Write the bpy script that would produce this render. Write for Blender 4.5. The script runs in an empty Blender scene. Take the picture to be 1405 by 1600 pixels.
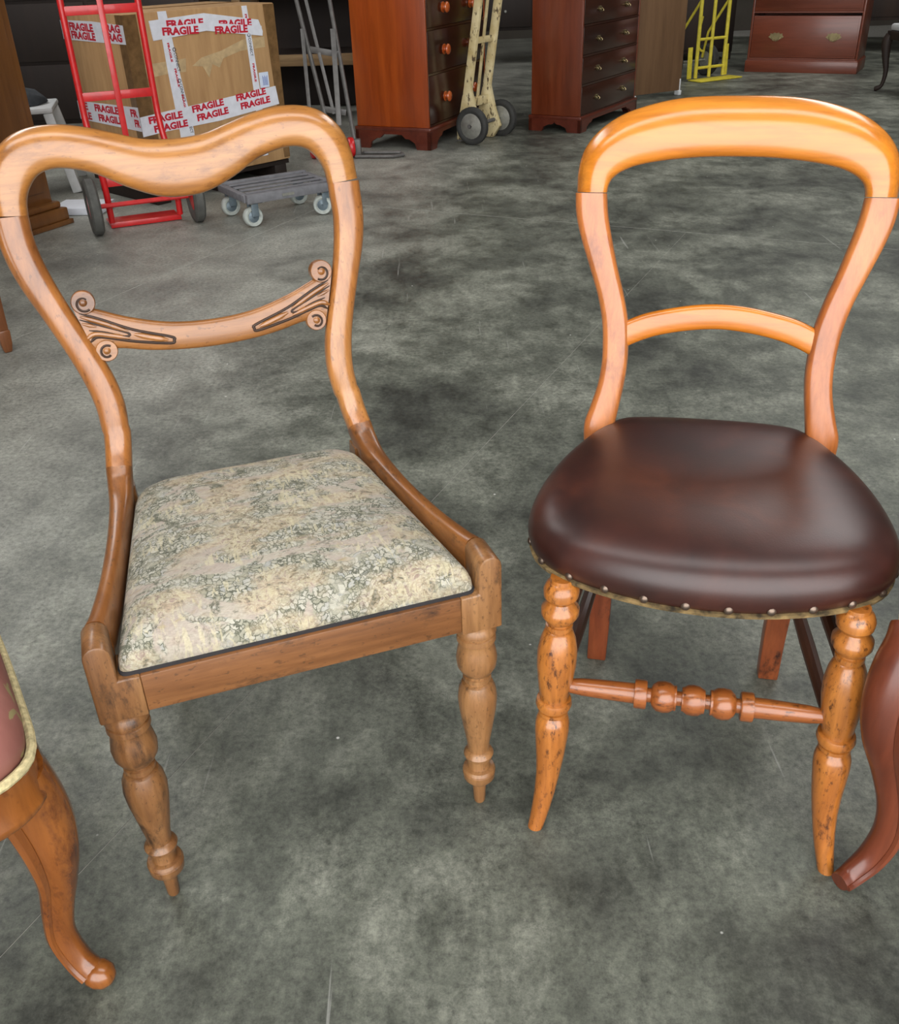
import bpy, bmesh, math, random
from mathutils import Vector, Matrix
random.seed(7)
SC = bpy.context.scene
COL = SC.collection
# ------------------------------------------------------------------ camera
F, PITCH, ROLL, CAMH = 1493.67, .5365, -.0362, 1.1087
cam = bpy.data.cameras.new('camera'); camo = bpy.data.objects.new('camera', cam); COL.objects.link(camo)
cam.sensor_fit = 'HORIZONTAL'; cam.sensor_width = 36; cam.lens = F/1405*36; cam.clip_start = .02; cam.clip_end = 200
FW = Vector((0, math.cos(PITCH), -math.sin(PITCH))); UP = Vector((0, math.sin(PITCH), math.cos(PITCH))); RT = Vector((1, 0, 0))
RT2 = RT*math.cos(ROLL)+UP*math.sin(ROLL); UP2 = UP*math.cos(ROLL)-RT*math.sin(ROLL)
camo.matrix_world = Matrix(((RT2.x, UP2.x, -FW.x, 0), (RT2.y, UP2.y, -FW.y, 0), (RT2.z, UP2.z, -FW.z, CAMH), (0, 0, 0, 1)))
SC.camera = camo
# ------------------------------------------------------------------ daylight: overcast sky seen through the open front and the roof lights
w = bpy.data.worlds.new('overcast_sky'); SC.world = w; w.use_nodes = True
nt = w.node_tree; bg = nt.nodes['Background']
tc = nt.nodes.new('ShaderNodeTexCoord'); sx = nt.nodes.new('ShaderNodeSeparateXYZ'); rp = nt.nodes.new('ShaderNodeValToRGB')
nt.links.new(tc.outputs['Generated'], sx.inputs[0]); nt.links.new(sx.outputs['Z'], rp.inputs[0]); nt.links.new(rp.outputs[0], bg.inputs[0])
rp.color_ramp.elements[0].position = 0; rp.color_ramp.elements[0].color = (.98, .98, .98, 1)
rp.color_ramp.elements[1].position = 1; rp.color_ramp.elements[1].color = (1, 1, .99, 1)
bg.inputs[1].default_value = 4.9
SC.view_settings.view_transform = 'Standard'; SC.view_settings.look = 'None'; SC.view_settings.gamma = 1
SC.view_settings.use_curve_mapping = False; SC.view_settings.exposure = 0.0
def portal(loc, rot, sx_, sy_):
    l = bpy.data.lights.new('sky_portal', 'AREA'); l.shape = 'RECTANGLE'; l.size = sx_; l.size_y = sy_; l.cycles.is_portal = True
    o = bpy.data.objects.new('sky_portal', l); COL.objects.link(o); o.location = loc; o.rotation_euler = rot
DOOR_Y, ROOF = -2.6, 5.2
portal((.3, DOOR_Y+.02, 2.4), (math.radians(90), 0, 0), 8.4, 4.8)
portal((0, .3, ROOF-.03), (0, 0, 0), 8, 1.4)
for xx in (-4.1, 4.1): portal((xx, 6.75, ROOF-.03), (0, 0, 0), 2.2, 6.5)
# ------------------------------------------------------------------ helpers
def V(*a): return Vector(a)
def at(px, py, z=0):
    """ground-plan point seen at photo pixel (px, py) at height z (used to read positions off the photograph)"""
    d = FW+RT2*((px-702.5)/F)-UP2*((py-800)/F); t = (z-CAMH)/d.z
    return V(0, 0, CAMH)+d*t
class MB:
    def __init__(s): s.v = []; s.f = []; s.m = []; s.mi = 0
    def face(s, idx): s.f.append(idx); s.m.append(s.mi)
    def add(s, vs, fs):
        n = len(s.v); s.v += [tuple(v) for v in vs]
        for f in fs: s.face([i+n for i in f])
        return s
    def box(s, c, sz, M=None):
        cx, cy, cz = c; a, b, d = sz[0]/2, sz[1]/2, sz[2]/2
        vs = [V(cx+i*a, cy+j*b, cz+k*d) for k in (-1, 1) for j in (-1, 1) for i in (-1, 1)]
        if M: vs = [M @ v for v in vs]
        return s.add(vs, [(0, 2, 3, 1), (4, 5, 7, 6), (0, 1, 5, 4), (2, 6, 7, 3), (0, 4, 6, 2), (1, 3, 7, 5)])
    def bar(s, p, q, wd, ht, up=(0, 0, 1)):
        p, q = Vector(p), Vector(q); t = (q-p).normalized(); x = t.cross(Vector(up)).normalized(); y = x.cross(t)
        vs = [e+x*(i*wd/2)+y*(j*ht/2) for e in (p, q) for (i, j) in ((-1, -1), (1, -1), (1, 1), (-1, 1))]
        return s.add(vs, [(0, 1, 2, 3), (7, 6, 5, 4), (0, 4, 5, 1), (1, 5, 6, 2), (2, 6, 7, 3), (3, 7, 4, 0)])
    def loft(s, secs, caps=True, closed=False):
        n = len(secs[0]); b = len(s.v)
        for sec in secs: s.v += [tuple(v) for v in sec]
        m = len(secs)
        for i in range(m if closed else m-1):
            for j in range(n):
                a = b+i*n+j; c = b+i*n+(j+1) % n; i2 = (i+1) % m
                s.face([a, c, b+i2*n+(j+1) % n, b+i2*n+j])
        if caps and not closed:
            s.face([b+j for j in reversed(range(n))]); s.face([b+(m-1)*n+j for j in range(n)])
        return s
    def tube(s, path, r, seg=10, closed=False, sq=2.0):
        path = [Vector(p) for p in path]; n = len(path); rr = r if isinstance(r, (list, tuple)) else [r]*n
        secs = []; ref = None
        for i, p in enumerate(path):
            a = path[(i-1) % n] if (closed or i > 0) else p; c = path[(i+1) % n] if (closed or i < n-1) else p
            t = (c-a).normalized()
            if ref is None:
                ref = V(0, 0, 1) if abs(t.z) < .8 else V(0, 1, 0)
            x = (ref-t*ref.dot(t)).normalized(); ref = x; y = t.cross(x)
            sec = []
            for k in range(seg):
                th = 2*math.pi*k/seg; cs, sn = math.cos(th), math.sin(th)
                if sq != 2:
                    cs = math.copysign(abs(cs)**(2/sq), cs); sn = math.copysign(abs(sn)**(2/sq), sn)
                sec.append(p+x*(cs*rr[i])+y*(sn*rr[i]))
            secs.append(sec)
        return s.loft(secs, True, closed)
    def lathe(s, prof, p=(0, 0, 0), ax=(0, 0, 1), seg=20):
        """prof = [(distance along the axis, radius)]"""
        p = Vector(p); ax = Vector(ax).normalized(); x = ax.orthogonal().normalized(); y = ax.cross(x)
        secs = [[p+ax*t+x*(math.cos(2*math.pi*k/seg)*r)+y*(math.sin(2*math.pi*k/seg)*r) for k in range(seg)] for t, r in prof]
        return s.loft(secs)
    def prism(s, pts, fa, fb):
        """outline pts mapped by fa and fb to its two faces"""
        n = len(pts); return s.add([fa(*p) for p in pts]+[fb(*p) for p in pts],
            [tuple(range(n)), tuple(reversed(range(n, 2*n)))]+[(i, n+i, n+(i+1) % n, (i+1) % n) for i in range(n)])
    def build(s, name, mat, parent=None, bevel=0, smooth=True, seg=2, ang=35):
        me = bpy.data.meshes.new(name); me.from_pydata(s.v, [], s.f)
        bm = bmesh.new(); bm.from_mesh(me)
        bmesh.ops.recalc_face_normals(bm, faces=bm.faces)
        if bevel:
            ed = [e for e in bm.edges if len(e.link_faces) == 2 and e.calc_face_angle(0) > math.radians(30)]
            bmesh.ops.bevel(bm, geom=ed, offset=bevel, segments=seg, profile=.5, affect='EDGES', clamp_overlap=True)
        bm.to_mesh(me); bm.free()
        if smooth:
            me.shade_smooth(); me.set_sharp_from_angle(angle=math.radians(ang))
        for m_ in (mat if isinstance(mat, (list, tuple)) else [mat]): me.materials.append(m_)
        if len(me.materials) > 1 and not bevel: me.polygons.foreach_set('material_index', s.m)
        o = bpy.data.objects.new(name, me); COL.objects.link(o)
        if parent: o.parent = parent
        return o
def empty(name, loc, rz, label, cat, group=None):
    o = bpy.data.objects.new(name, None); COL.objects.link(o); o.location = loc; o.rotation_euler = (0, 0, rz); o.empty_display_size = .1
    return tag(o, label, cat, group)
def tag(o, label, cat, group=None):
    o['label'] = label; o['category'] = cat
    if group: o['group'] = group
    return o
def struct(o, label=None):
    o['kind'] = 'structure'
    if label: o['label'] = label
    return o
def cr(pts, n):
    """Catmull-Rom through tuples, n samples a span"""
    out = []; N = len(pts)
    for i in range(N-1):
        p0 = pts[i-1] if i else [2*a-b for a, b in zip(pts[0], pts[1])]
        p1, p2 = pts[i], pts[i+1]; p3 = pts[i+2] if i+2 < N else [2*a-b for a, b in zip(pts[-1], pts[-2])]
        for k in range(n):
            t = k/n
            out.append(tuple(.5*((2*b)+(c-a)*t+(2*a-5*b+4*c-d)*t*t+(-a+3*b-3*c+d)*t**3) for a, b, c, d in zip(p0, p1, p2, p3)))
    out.append(tuple(pts[-1])); return out
def sup(c, wv, tv, n, seg=20):
    """superellipse section about c with half axes wv, tv"""
    o = []
    for k in range(seg):
        th = 2*math.pi*k/seg; a, b = math.cos(th), math.sin(th)
        a = math.copysign(abs(a)**(2/n), a); b = math.copysign(abs(b)**(2/n), b); o.append(c+wv*a+tv*b)
    return o
def frame_loft(mb, pairs, ybk, th, n=2.6, lean=lambda z: 0, sgn=1, seg=20, sub=5, roll=0):
    """solid between outer and inner outline pairs ((xo,zo),(xi,zi)) standing on the reclined back surface y=ybk(z)"""
    st = cr([(a[0], a[1], b[0], b[1]) for a, b in pairs], sub); secs = []
    P = []
    for xo, zo, xi, zi in st:
        o = V(sgn*xo+lean(zo), ybk(zo), zo); i = V(sgn*xi+lean(zi), ybk(zi), zi); P.append((o, i))
    for k, (o, i) in enumerate(P):
        c = (o+i)/2; a = P[max(k-1, 0)]; b = P[min(k+1, len(P)-1)]
        t = ((b[0]+b[1])/2-(a[0]+a[1])/2).normalized(); wv = (o-i)/2
        nv = t.cross(wv).normalized(); h = th(c.z)/2 if callable(th) else th/2
        if nv.y > 0: nv = -nv
        sec = sup(c, wv, nv*h, n, seg); ww = wv.length
        if roll: sec = [p-nv*(roll*h*max(0, (p-c).dot(wv)/ww/ww-.05)**1.6) for p in sec]
        secs.append(sec)
    return mb.loft(secs)
# ------------------------------------------------------------------ materials
def new_mat(name):
    m = bpy.data.materials.new(name); m.use_nodes = True; t = m.node_tree; return m, t, t.nodes['Principled BSDF']
def nd(t, kind, **kw):
    n = t.nodes.new(kind)
    for k, v in kw.items():
        if k in n.inputs: n.inputs[k].default_value = v
        else: setattr(n, k, v)
    return n
def srgb(r, g, b):
    f = lambda c: (c/255/12.92) if c/255 <= .04045 else ((c/255+.055)/1.055)**2.4
    return (f(r), f(g), f(b), 1)
def ramp(t, stops, src):
    r = t.nodes.new('ShaderNodeValToRGB'); e = r.color_ramp.elements
    while len(e) > 1: e.remove(e[-1])
    e[0].position = stops[0][0]; e[0].color = stops[0][1]
    for p, c in stops[1:]:
        k = e.new(p); k.color = c
    t.links.new(src, r.inputs[0]); return r.outputs[0]
def mixc(t, fac, a, b, mode='MIX'):
    m = t.nodes.new('ShaderNodeMix'); m.data_type = 'RGBA'; m.blend_type = mode
    for sock, v in ((m.inputs[0], fac), (m.inputs[6], a), (m.inputs[7], b)):
        if isinstance(v, (int, float)): sock.default_value = v
        elif isinstance(v, tuple): sock.default_value = v
        else: t.links.new(v, sock)
    return m.outputs[2]
def coords(t, scale=(1, 1, 1), kind='Object', rot=(0, 0, 0)):
    c = t.nodes.new('ShaderNodeTexCoord'); m = t.nodes.new('ShaderNodeMapping'); m.inputs['Scale'].default_value = scale; m.inputs['Rotation'].default_value = rot
    t.links.new(c.outputs[kind], m.inputs[0]); return m.outputs[0]
def noise(t, vec, scale, detail=5, rough=.55, dist=0):
    n = nd(t, 'ShaderNodeTexNoise', Scale=scale, Detail=detail, Roughness=rough, Distortion=dist); t.links.new(vec, n.inputs['Vector']); return n.outputs['Fac']
def bump(t, b, h, strength, dist=.002):
    n = nd(t, 'ShaderNodeBump', Strength=strength, Distance=dist); t.links.new(h, n.inputs['Height']); t.links.new(n.outputs[0], b.inputs['Normal'])
def plain(name, col, rough=.5, metal=0, var=.12, coat=0, sc=30):
    m, t, b = new_mat(name); n = noise(t, coords(t), sc, 4)
    d = tuple(c*(1-var*2) for c in col[:3])+(1,); l = tuple(min(1, c*(1+var)) for c in col[:3])+(1,)
    t.links.new(ramp(t, [(.3, d), (.7, l)], n), b.inputs['Base Color'])
    b.inputs['Roughness'].default_value = rough; b.inputs['Metallic'].default_value = metal; b.inputs['Coat Weight'].default_value = coat
    return m
def wood(name, lo, mid, hi, axis='z', rough=.32, coat=.35, fine=60, wear=None, wear_lo=.62, wear_hi=.72, bumps=.12, wear_sc=14, fleck=0):
    m, t, b = new_mat(name)
    k = {'x': (.09, 1, 1), 'y': (1, .09, 1), 'z': (1, 1, .09)}[axis]
    v = coords(t, k); big = noise(t, v, fine*.22, 4, .6, .6); fin = noise(t, v, fine*2.2, 6, .7, .3)
    c = ramp(t, [(.28, lo), (.5, mid), (.74, hi)], big)
    c2 = ramp(t, [(.35, (.55, .5, .45, 1)), (.6, (1, 1, 1, 1))], fin)
    c = mixc(t, .6, c, c2, 'MULTIPLY')
    if fleck:
        fk = ramp(t, [(.64, (0, 0, 0, 1)), (.70, (1, 1, 1, 1))], noise(t, coords(t, tuple(.5 if x < 1 else 1 for x in k)), fine*3.2, 2, .5)); c = mixc(t, mixc(t, fleck, (0, 0, 0, 1), fk), c, lo if not wear else wear)
    if wear:
        wn = noise(t, coords(t, tuple(.35+.65*x for x in k)), wear_sc, 7, .72)
        wf = ramp(t, [(wear_lo, (0, 0, 0, 1)), (wear_hi, (1, 1, 1, 1))], wn); c = mixc(t, wf, c, wear)
    t.links.new(c, b.inputs['Base Color'])
    b.inputs['Roughness'].default_value = rough; b.inputs['Coat Weight'].default_value = coat; b.inputs['Coat Roughness'].default_value = .18
    bump(t, b, fin, bumps, .0015); return m
OAKX = wood('honey_oak_crest', srgb(132, 80, 34), srgb(170, 112, 52), srgb(190, 134, 72), 'x', .3, .9, 55, srgb(100, 58, 26), .58, .74, .14, 12, .4)
OAKZ = wood('honey_oak_stile', srgb(126, 74, 34), srgb(164, 104, 50), srgb(186, 130, 72), 'z', .3, .9, 55, srgb(74, 42, 20), .58, .72, .14, 12, .4)
OAKR = wood('worn_oak_rail', srgb(84, 50, 25), srgb(122, 78, 42), srgb(156, 106, 63), 'x', .42, .3, 60, srgb(48, 30, 18), .55, .67, .2, 14, .45)
OAKY = wood('worn_oak_side_rail', srgb(94, 56, 26), srgb(136, 84, 40), srgb(164, 108, 56), 'y', .34, .5, 60, srgb(56, 34, 18), .55, .67, .2, 14, .45)
OAKL = wood('worn_oak_leg', srgb(92, 58, 31), srgb(132, 89, 51), srgb(162, 118, 74), 'z', .38, .4, 70, srgb(56, 35, 20), .54, .67, .2, 22, .45)
OAKC = wood('carved_oak_rail', srgb(98, 58, 26), srgb(142, 90, 42), srgb(170, 116, 62), 'x', .32, .7, 55, srgb(70, 40, 20), .54, .70, .16, 14, .45)
CARVE = plain('dark_carving_groove', srgb(52, 32, 18), .6)
BIRX = wood('golden_birch_crest', srgb(186, 104, 24), srgb(206, 122, 34), srgb(218, 138, 48), 'x', .26, .8, 30, srgb(150, 82, 36), .7, .85, .05)
BIRZ = wood('golden_birch_stile', srgb(150, 80, 38), srgb(182, 106, 52), srgb(200, 126, 66), 'z', .28, .7, 30, srgb(112, 58, 40), .56, .74, .05, 9)
BIRL = wood('speckled_birch_leg', srgb(132, 74, 28), srgb(168, 100, 40), srgb(190, 122, 54), 'z', .28, .6, 60, srgb(76, 40, 18), .54, .66, .15, 120, .4)
BIRS = wood('reddish_birch_stretcher', srgb(110, 54, 24), srgb(146, 80, 36), srgb(174, 106, 50), 'x', .28, .6, 60, srgb(64, 32, 16), .56, .68, .12, 90, .4)
BIRD = wood('dark_birch_rear', srgb(92, 40, 20), srgb(128, 60, 30), srgb(150, 80, 42), 'z', .4, .3, 40, srgb(46, 22, 14), .56, .66)
DARKROD = wood('dark_stained_rod', srgb(48, 26, 16), srgb(72, 40, 24), srgb(94, 54, 32), 'y', .45, .2, 60)
WALN = wood('amber_walnut', srgb(96, 50, 18), srgb(134, 76, 28), srgb(162, 100, 42), 'z', .26, .6, 30, srgb(66, 28, 14), .52, .68, .12, 14, .3)
REDM = wood('red_mahogany_leg', srgb(84, 36, 20), srgb(110, 52, 30), srgb(128, 66, 40), 'z', .35, .4, 30)
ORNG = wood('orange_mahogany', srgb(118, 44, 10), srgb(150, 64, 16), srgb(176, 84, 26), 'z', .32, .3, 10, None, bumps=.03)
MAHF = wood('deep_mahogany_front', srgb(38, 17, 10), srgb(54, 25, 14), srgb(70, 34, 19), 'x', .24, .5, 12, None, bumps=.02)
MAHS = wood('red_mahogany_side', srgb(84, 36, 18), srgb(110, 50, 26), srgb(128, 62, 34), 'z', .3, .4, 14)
MAHB = wood('mahogany_base', srgb(70, 28, 18), srgb(92, 38, 24), srgb(108, 50, 32), 'x', .3, .4, 14)
MAHR = wood('brown_mahogany_front', srgb(92, 42, 26), srgb(116, 56, 36), srgb(132, 68, 46), 'x', .35, .3, 12)
CABW = wood('brown_cabinet_wood', srgb(70, 42, 16), srgb(98, 60, 24), srgb(116, 74, 32), 'z', .4, .25, 8)
DKW = wood('dark_furniture_wood', srgb(24, 14, 9), srgb(36, 22, 14), srgb(48, 31, 20), 'z', .65, 0, 10)
PALE = wood('pale_rack_timber', srgb(120, 96, 66), srgb(146, 118, 82), srgb(164, 138, 100), 'x', .7, 0, 20)
BOARD = wood('brown_panel_face', srgb(106, 78, 52), srgb(118, 88, 60), srgb(126, 96, 66), 'z', .65, 0, 6, None, bumps=.03)
KNOB = wood('glossy_knob_wood', srgb(150, 60, 20), srgb(184, 82, 30), srgb(200, 104, 44), 'y', .2, .7, 40)
BRASS = plain('aged_brass', srgb(150, 136, 100), .35, .9)
STUD = plain('tarnished_stud', srgb(120, 104, 92), .35, .85)
REDP = plain('red_paint', srgb(196, 30, 32), .35, 0, .08, .3)
GREYP = plain('grey_metal_paint', srgb(104, 102, 100), .5, .3)
YELP = plain('yellow_paint', srgb(206, 190, 62), .45, 0, .1)
RUBBER = plain('black_rubber', srgb(50, 50, 48), .75)
GRUB = plain('grey_rubber_tread', srgb(84, 84, 80), .8)
CASTW = plain('pale_castor_tyre', srgb(176, 182, 176), .55)
CASTH = plain('blue_grey_castor_metal', srgb(112, 126, 134), .45, .3)
CHROME = plain('dull_chrome', srgb(158, 158, 150), .4, .55)
DECK = plain('grey_deck_plastic', srgb(112, 112, 116), .6)
WHITEP = plain('white_plastic', srgb(206, 208, 208), .45, 0, .04)
FOAM = plain('white_foam', srgb(214, 218, 226), .8, 0, .03)
CLOTH = plain('dark_grey_cloth', srgb(58, 62, 66), .95)
TAPEW = plain('white_tape', srgb(214, 216, 224), .3, 0, .05)
TAPEB = plain('brown_parcel_tape', srgb(112, 84, 52), .2, 0, .15, .3)
TAPER = plain('torn_tape_residue', srgb(186, 160, 120), .5)
INKR = plain('red_print', srgb(186, 26, 48), .5, 0, .03)
INKK = plain('dark_print', srgb(52, 52, 60), .5, 0, .03)
INKB = plain('blue_print', srgb(70, 96, 170), .5, 0, .03)
LABEL = plain('white_label_paper', srgb(206, 216, 234), .5, 0, .03)
BRAID = plain('cream_braid', srgb(202, 188, 142), .9, 0, .2, 0, 160)
LININ = plain('frayed_yellow_lining', srgb(128, 106, 68), .95, 0, .45, 0, 60)
GAPSHADE = plain('black_gap_shade', srgb(44, 42, 44), .9)  # near-black colour standing in for shade in the seat gap
def cardboard():
    m, t, b = new_mat('brown_cardboard'); n = noise(t, coords(t, (3, 3, .4)), 9, 5); n2 = noise(t, coords(t), 3, 3)
    c = ramp(t, [(.3, srgb(160, 122, 80)), (.7, srgb(184, 146, 100))], n)
    c = mixc(t, .5, c, ramp(t, [(.3, (.82, .82, .82, 1)), (.7, (1, 1, 1, 1))], n2), 'MULTIPLY')
    t.links.new(c, b.inputs['Base Color']); b.inputs['Roughness'].default_value = .8; return m
CARD = cardboard()
def chipped():
    m, t, b = new_mat('chipped_cream_paint'); n = noise(t, coords(t, (1, 1, .45)), 38, 8, .7)
    f = ramp(t, [(.57, (0, 0, 0, 1)), (.61, (1, 1, 1, 1))], n)
    n2 = noise(t, coords(t), 12, 3); base = ramp(t, [(.3, srgb(186, 164, 112)), (.7, srgb(216, 202, 160))], n2)
    t.links.new(mixc(t, f, base, srgb(84, 66, 44)), b.inputs['Base Color']); b.inputs['Roughness'].default_value = .6; return m
CREAM = chipped()
def leather():
    m, t, b = new_mat('brown_leather'); v = coords(t); n = noise(t, v, 9, 6, .6, .4); g = noise(t, v, 420, 3)
    t.links.new(ramp(t, [(.3, srgb(42, 21, 18)), (.55, srgb(60, 30, 24)), (.75, srgb(80, 41, 29))], n), b.inputs['Base Color'])
    b.inputs['Roughness'].default_value = .36; b.inputs['Coat Weight'].default_value = .22; b.inputs['Coat Roughness'].default_value = .3
    bump(t, b, g, .12, .001); return m
LEATH = leather()
def tapestry():
    m, t, b = new_mat('woven_tapestry'); v = coords(t)
    def warp(amount, sc):
        n = nd(t, 'ShaderNodeTexNoise', Scale=sc, Detail=3); t.links.new(v, n.inputs['Vector'])
        q = nd(t, 'ShaderNodeVectorMath', operation='MULTIPLY_ADD'); t.links.new(n.outputs['Color'], q.inputs[0]); q.inputs[1].default_value = (amount,)*3; t.links.new(v, q.inputs[2]); return q.outputs[0]
    wv = warp(.022, 70)
    vo = nd(t, 'ShaderNodeTexVoronoi', Scale=140, feature='DISTANCE_TO_EDGE'); t.links.new(wv, vo.inputs['Vector'])
    vc = nd(t, 'ShaderNodeTexVoronoi', Scale=140); t.links.new(wv, vc.inputs['Vector']); sep = nd(t, 'ShaderNodeSeparateColor'); t.links.new(vc.outputs['Color'], sep.inputs[0])
    leafc = ramp(t, [(0, srgb(146, 144, 126)), (.4, srgb(166, 163, 148)), (.75, srgb(182, 178, 164)), (1, srgb(160, 160, 154))], sep.outputs[0])
    edge = ramp(t, [(.02, (0, 0, 0, 1)), (.14, (1, 1, 1, 1))], vo.outputs['Distance'])
    lfade = noise(t, v, 30, 3); lf0 = ramp(t, [(.50, (0, 0, 0, 1)), (.70, (1, 1, 1, 1))], lfade)           # outlines come and go along the foliage
    fol = mixc(t, mixc(t, lf0, edge, (1, 1, 1, 1)), srgb(84, 86, 72), leafc)
    reg = noise(t, coords(t, (1, 1.7, 1)), 10, 5, .62, 1.0)
    meadow = ramp(t, [(.22, srgb(140, 126, 106)), (.42, srgb(176, 167, 152)), (.58, srgb(166, 153, 142)), (.72, srgb(162, 148, 112)), (.85, srgb(186, 176, 156))], noise(t, coords(t, (1, 1.6, 1)), 30, 5, .65, 1.2))
    c = mixc(t, ramp(t, [(.525, (0, 0, 0, 1)), (.575, (1, 1, 1, 1))], reg), fol, meadow)
    dk = noise(t, coords(t, (1.2, 1.5, 1)), 17, 7, .75, 1.6); c = mixc(t, ramp(t, [(.55, (0, 0, 0, 1)), (.62, (.85, .85, .85, 1))], dk), c, srgb(86, 87, 72))
    fig = noise(t, coords(t, (1, 1.3, 1)), 48, 5, .7, 1.8); zone = ramp(t, [(.5, (0, 0, 0, 1)), (.6, (1, 1, 1, 1))], noise(t, coords(t, (.7, 1.8, 1)), 13, 2))
    figc = ramp(t, [(.36, srgb(92, 86, 68)), (.46, srgb(170, 148, 120)), (.54, srgb(196, 186, 156)), (.62, srgb(150, 124, 112))], fig); c = mixc(t, mixc(t, zone, (0, 0, 0, 1), (.65, .65, .65, 1)), c, figc)
    lt = noise(t, coords(t, (3.4, .8, 1)), 38, 5, .65, .9); tr = noise(t, coords(t, (.8, 1.6, 1)), 15, 2); trf = ramp(t, [(.5, (0, 0, 0, 1)), (.58, (1, 1, 1, 1))], tr)
    c = mixc(t, mixc(t, trf, (0, 0, 0, 1), ramp(t, [(.52, (0, 0, 0, 1)), (.57, (.6, .6, .6, 1))], lt)), c, srgb(196, 186, 154))
    wf = noise(t, coords(t, (1, 4, 1)), 260, 3); c = mixc(t, .4, c, ramp(t, [(.3, (.42, .42, .42, 1)), (.7, (1.02, 1.02, 1.02, 1))], wf), 'MULTIPLY')
    t.links.new(c, b.inputs['Base Color']); b.inputs['Roughness'].default_value = .95; bump(t, b, wf, .3, .001); return m
TAPES = tapestry()
def pinkcloth():
    m, t, b = new_mat('pink_silk_cloth'); v = coords(t); n = noise(t, coords(t, (1, 1, .5)), 14, 4)
    c = ramp(t, [(.3, srgb(132, 82, 74)), (.7, srgb(160, 106, 96))], n)
    f = ramp(t, [(.6, (0, 0, 0, 1)), (.63, (1, 1, 1, 1))], noise(t, v, 24, 2, .4, 1.5)); c = mixc(t, f, c, srgb(150, 140, 96))
    t.links.new(c, b.inputs['Base Color']); b.inputs['Roughness'].default_value = .55; return m
PINK = pinkcloth()
def concrete():
    m, t, b = new_mat('stained_concrete'); g = t.nodes.new('ShaderNodeNewGeometry'); v = g.outputs['Position']
    def mapped(rot, sc):
        mp = t.nodes.new('ShaderNodeMapping'); mp.inputs['Rotation'].default_value = (0, 0, rot); mp.inputs['Scale'].default_value = sc; t.links.new(v, mp.inputs[0]); return mp.outputs[0]
    big = noise(t, v, 2.3, 8, .68, .25); med = noise(t, mapped(.5, (1, .55, 1)), 15, 10, .76, .12); fin = noise(t, v, 80, 8, .8); grain = noise(t, v, 420, 3, .6)
    dark = ramp(t, [(.36, srgb(67, 69, 63)), (.5, srgb(104, 107, 97)), (.66, srgb(150, 152, 140))], big)
    dusty = ramp(t, [(.34, srgb(117, 117, 111)), (.5, srgb(140, 140, 132)), (.66, srgb(161, 161, 152))], big)
    # swept dust lies thicker towards the left of the bay
    sep = t.nodes.new('ShaderNodeSeparateXYZ'); t.links.new(v, sep.inputs[0])
    m1 = nd(t, 'ShaderNodeMath', operation='MULTIPLY_ADD'); t.links.new(sep.outputs['Y'], m1.inputs[0]); m1.inputs[1].default_value = .22; m1.inputs[2].default_value = -1.12
    m2 = nd(t, 'ShaderNodeMath', operation='SUBTRACT'); t.links.new(m1.outputs[0], m2.inputs[0]); t.links.new(sep.outputs['X'], m2.inputs[1])
    m3 = nd(t, 'ShaderNodeMath', operation='MULTIPLY_ADD'); t.links.new(big, m3.inputs[0]); m3.inputs[1].default_value = 1.2; t.links.new(m2.outputs[0], m3.inputs[2])
    dm = ramp(t, [(.35, (0, 0, 0, 1)), (1.0, (1, 1, 1, 1))], m3.outputs[0])
    c = mixc(t, dm, dark, dusty)
    blot = ramp(t, [(.33, (.44, .45, .44, 1)), (.52, (.92, .92, .92, 1)), (.66, (1.16, 1.16, 1.14, 1))], med)
    k = nd(t, 'ShaderNodeMath', operation='MULTIPLY_ADD'); t.links.new(dm, k.inputs[0]); k.inputs[1].default_value = -.45; k.inputs[2].default_value = .9
    c = mixc(t, k.outputs[0], c, blot, 'MULTIPLY')
    c = mixc(t, .8, c, ramp(t, [(.34, (.34, .35, .34, 1)), (.5, (.96, .96, .95, 1)), (.66, (1.45, 1.45, 1.40, 1))], fin), 'MULTIPLY')
    c = mixc(t, .45, c, ramp(t, [(.3, (.6, .6, .6, 1)), (.7, (1.2, 1.2, 1.2, 1))], grain), 'MULTIPLY')
    for rot, th in ((.9, .70), (-.35, .72)):
        scr = ramp(t, [(th, (0, 0, 0, 1)), (th+.04, (1, 1, 1, 1))], noise(t, mapped(rot, (1, .035, 1)), 55, 3, .5)); c = mixc(t, mixc(t, .35, (0, 0, 0, 1), scr), c, srgb(186, 186, 180))
    vo = nd(t, 'ShaderNodeTexVoronoi', Scale=8); t.links.new(v, vo.inputs['Vector'])
    sp = ramp(t, [(.015, (1, 1, 1, 1)), (.026, (0, 0, 0, 1))], vo.outputs['Distance']); c = mixc(t, sp, c, srgb(200, 200, 194))
    t.links.new(c, b.inputs['Base Color'])
    t.links.new(ramp(t, [(.3, (.40, .40, .40, 1)), (.7, (.62, .62, .62, 1))], med), b.inputs['Roughness']); bump(t, b, fin, .2, .001)
    return m
CONC = concrete()
DUST = plain('joint_dust', srgb(168, 166, 158), .95)
WALLM = plain('warehouse_wall', srgb(84, 78, 70), .85, 0, .1, 0, 3)
ROOFM = plain('warehouse_roof', srgb(150, 150, 148), .8, 0, .06, 0, 3)
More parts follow.
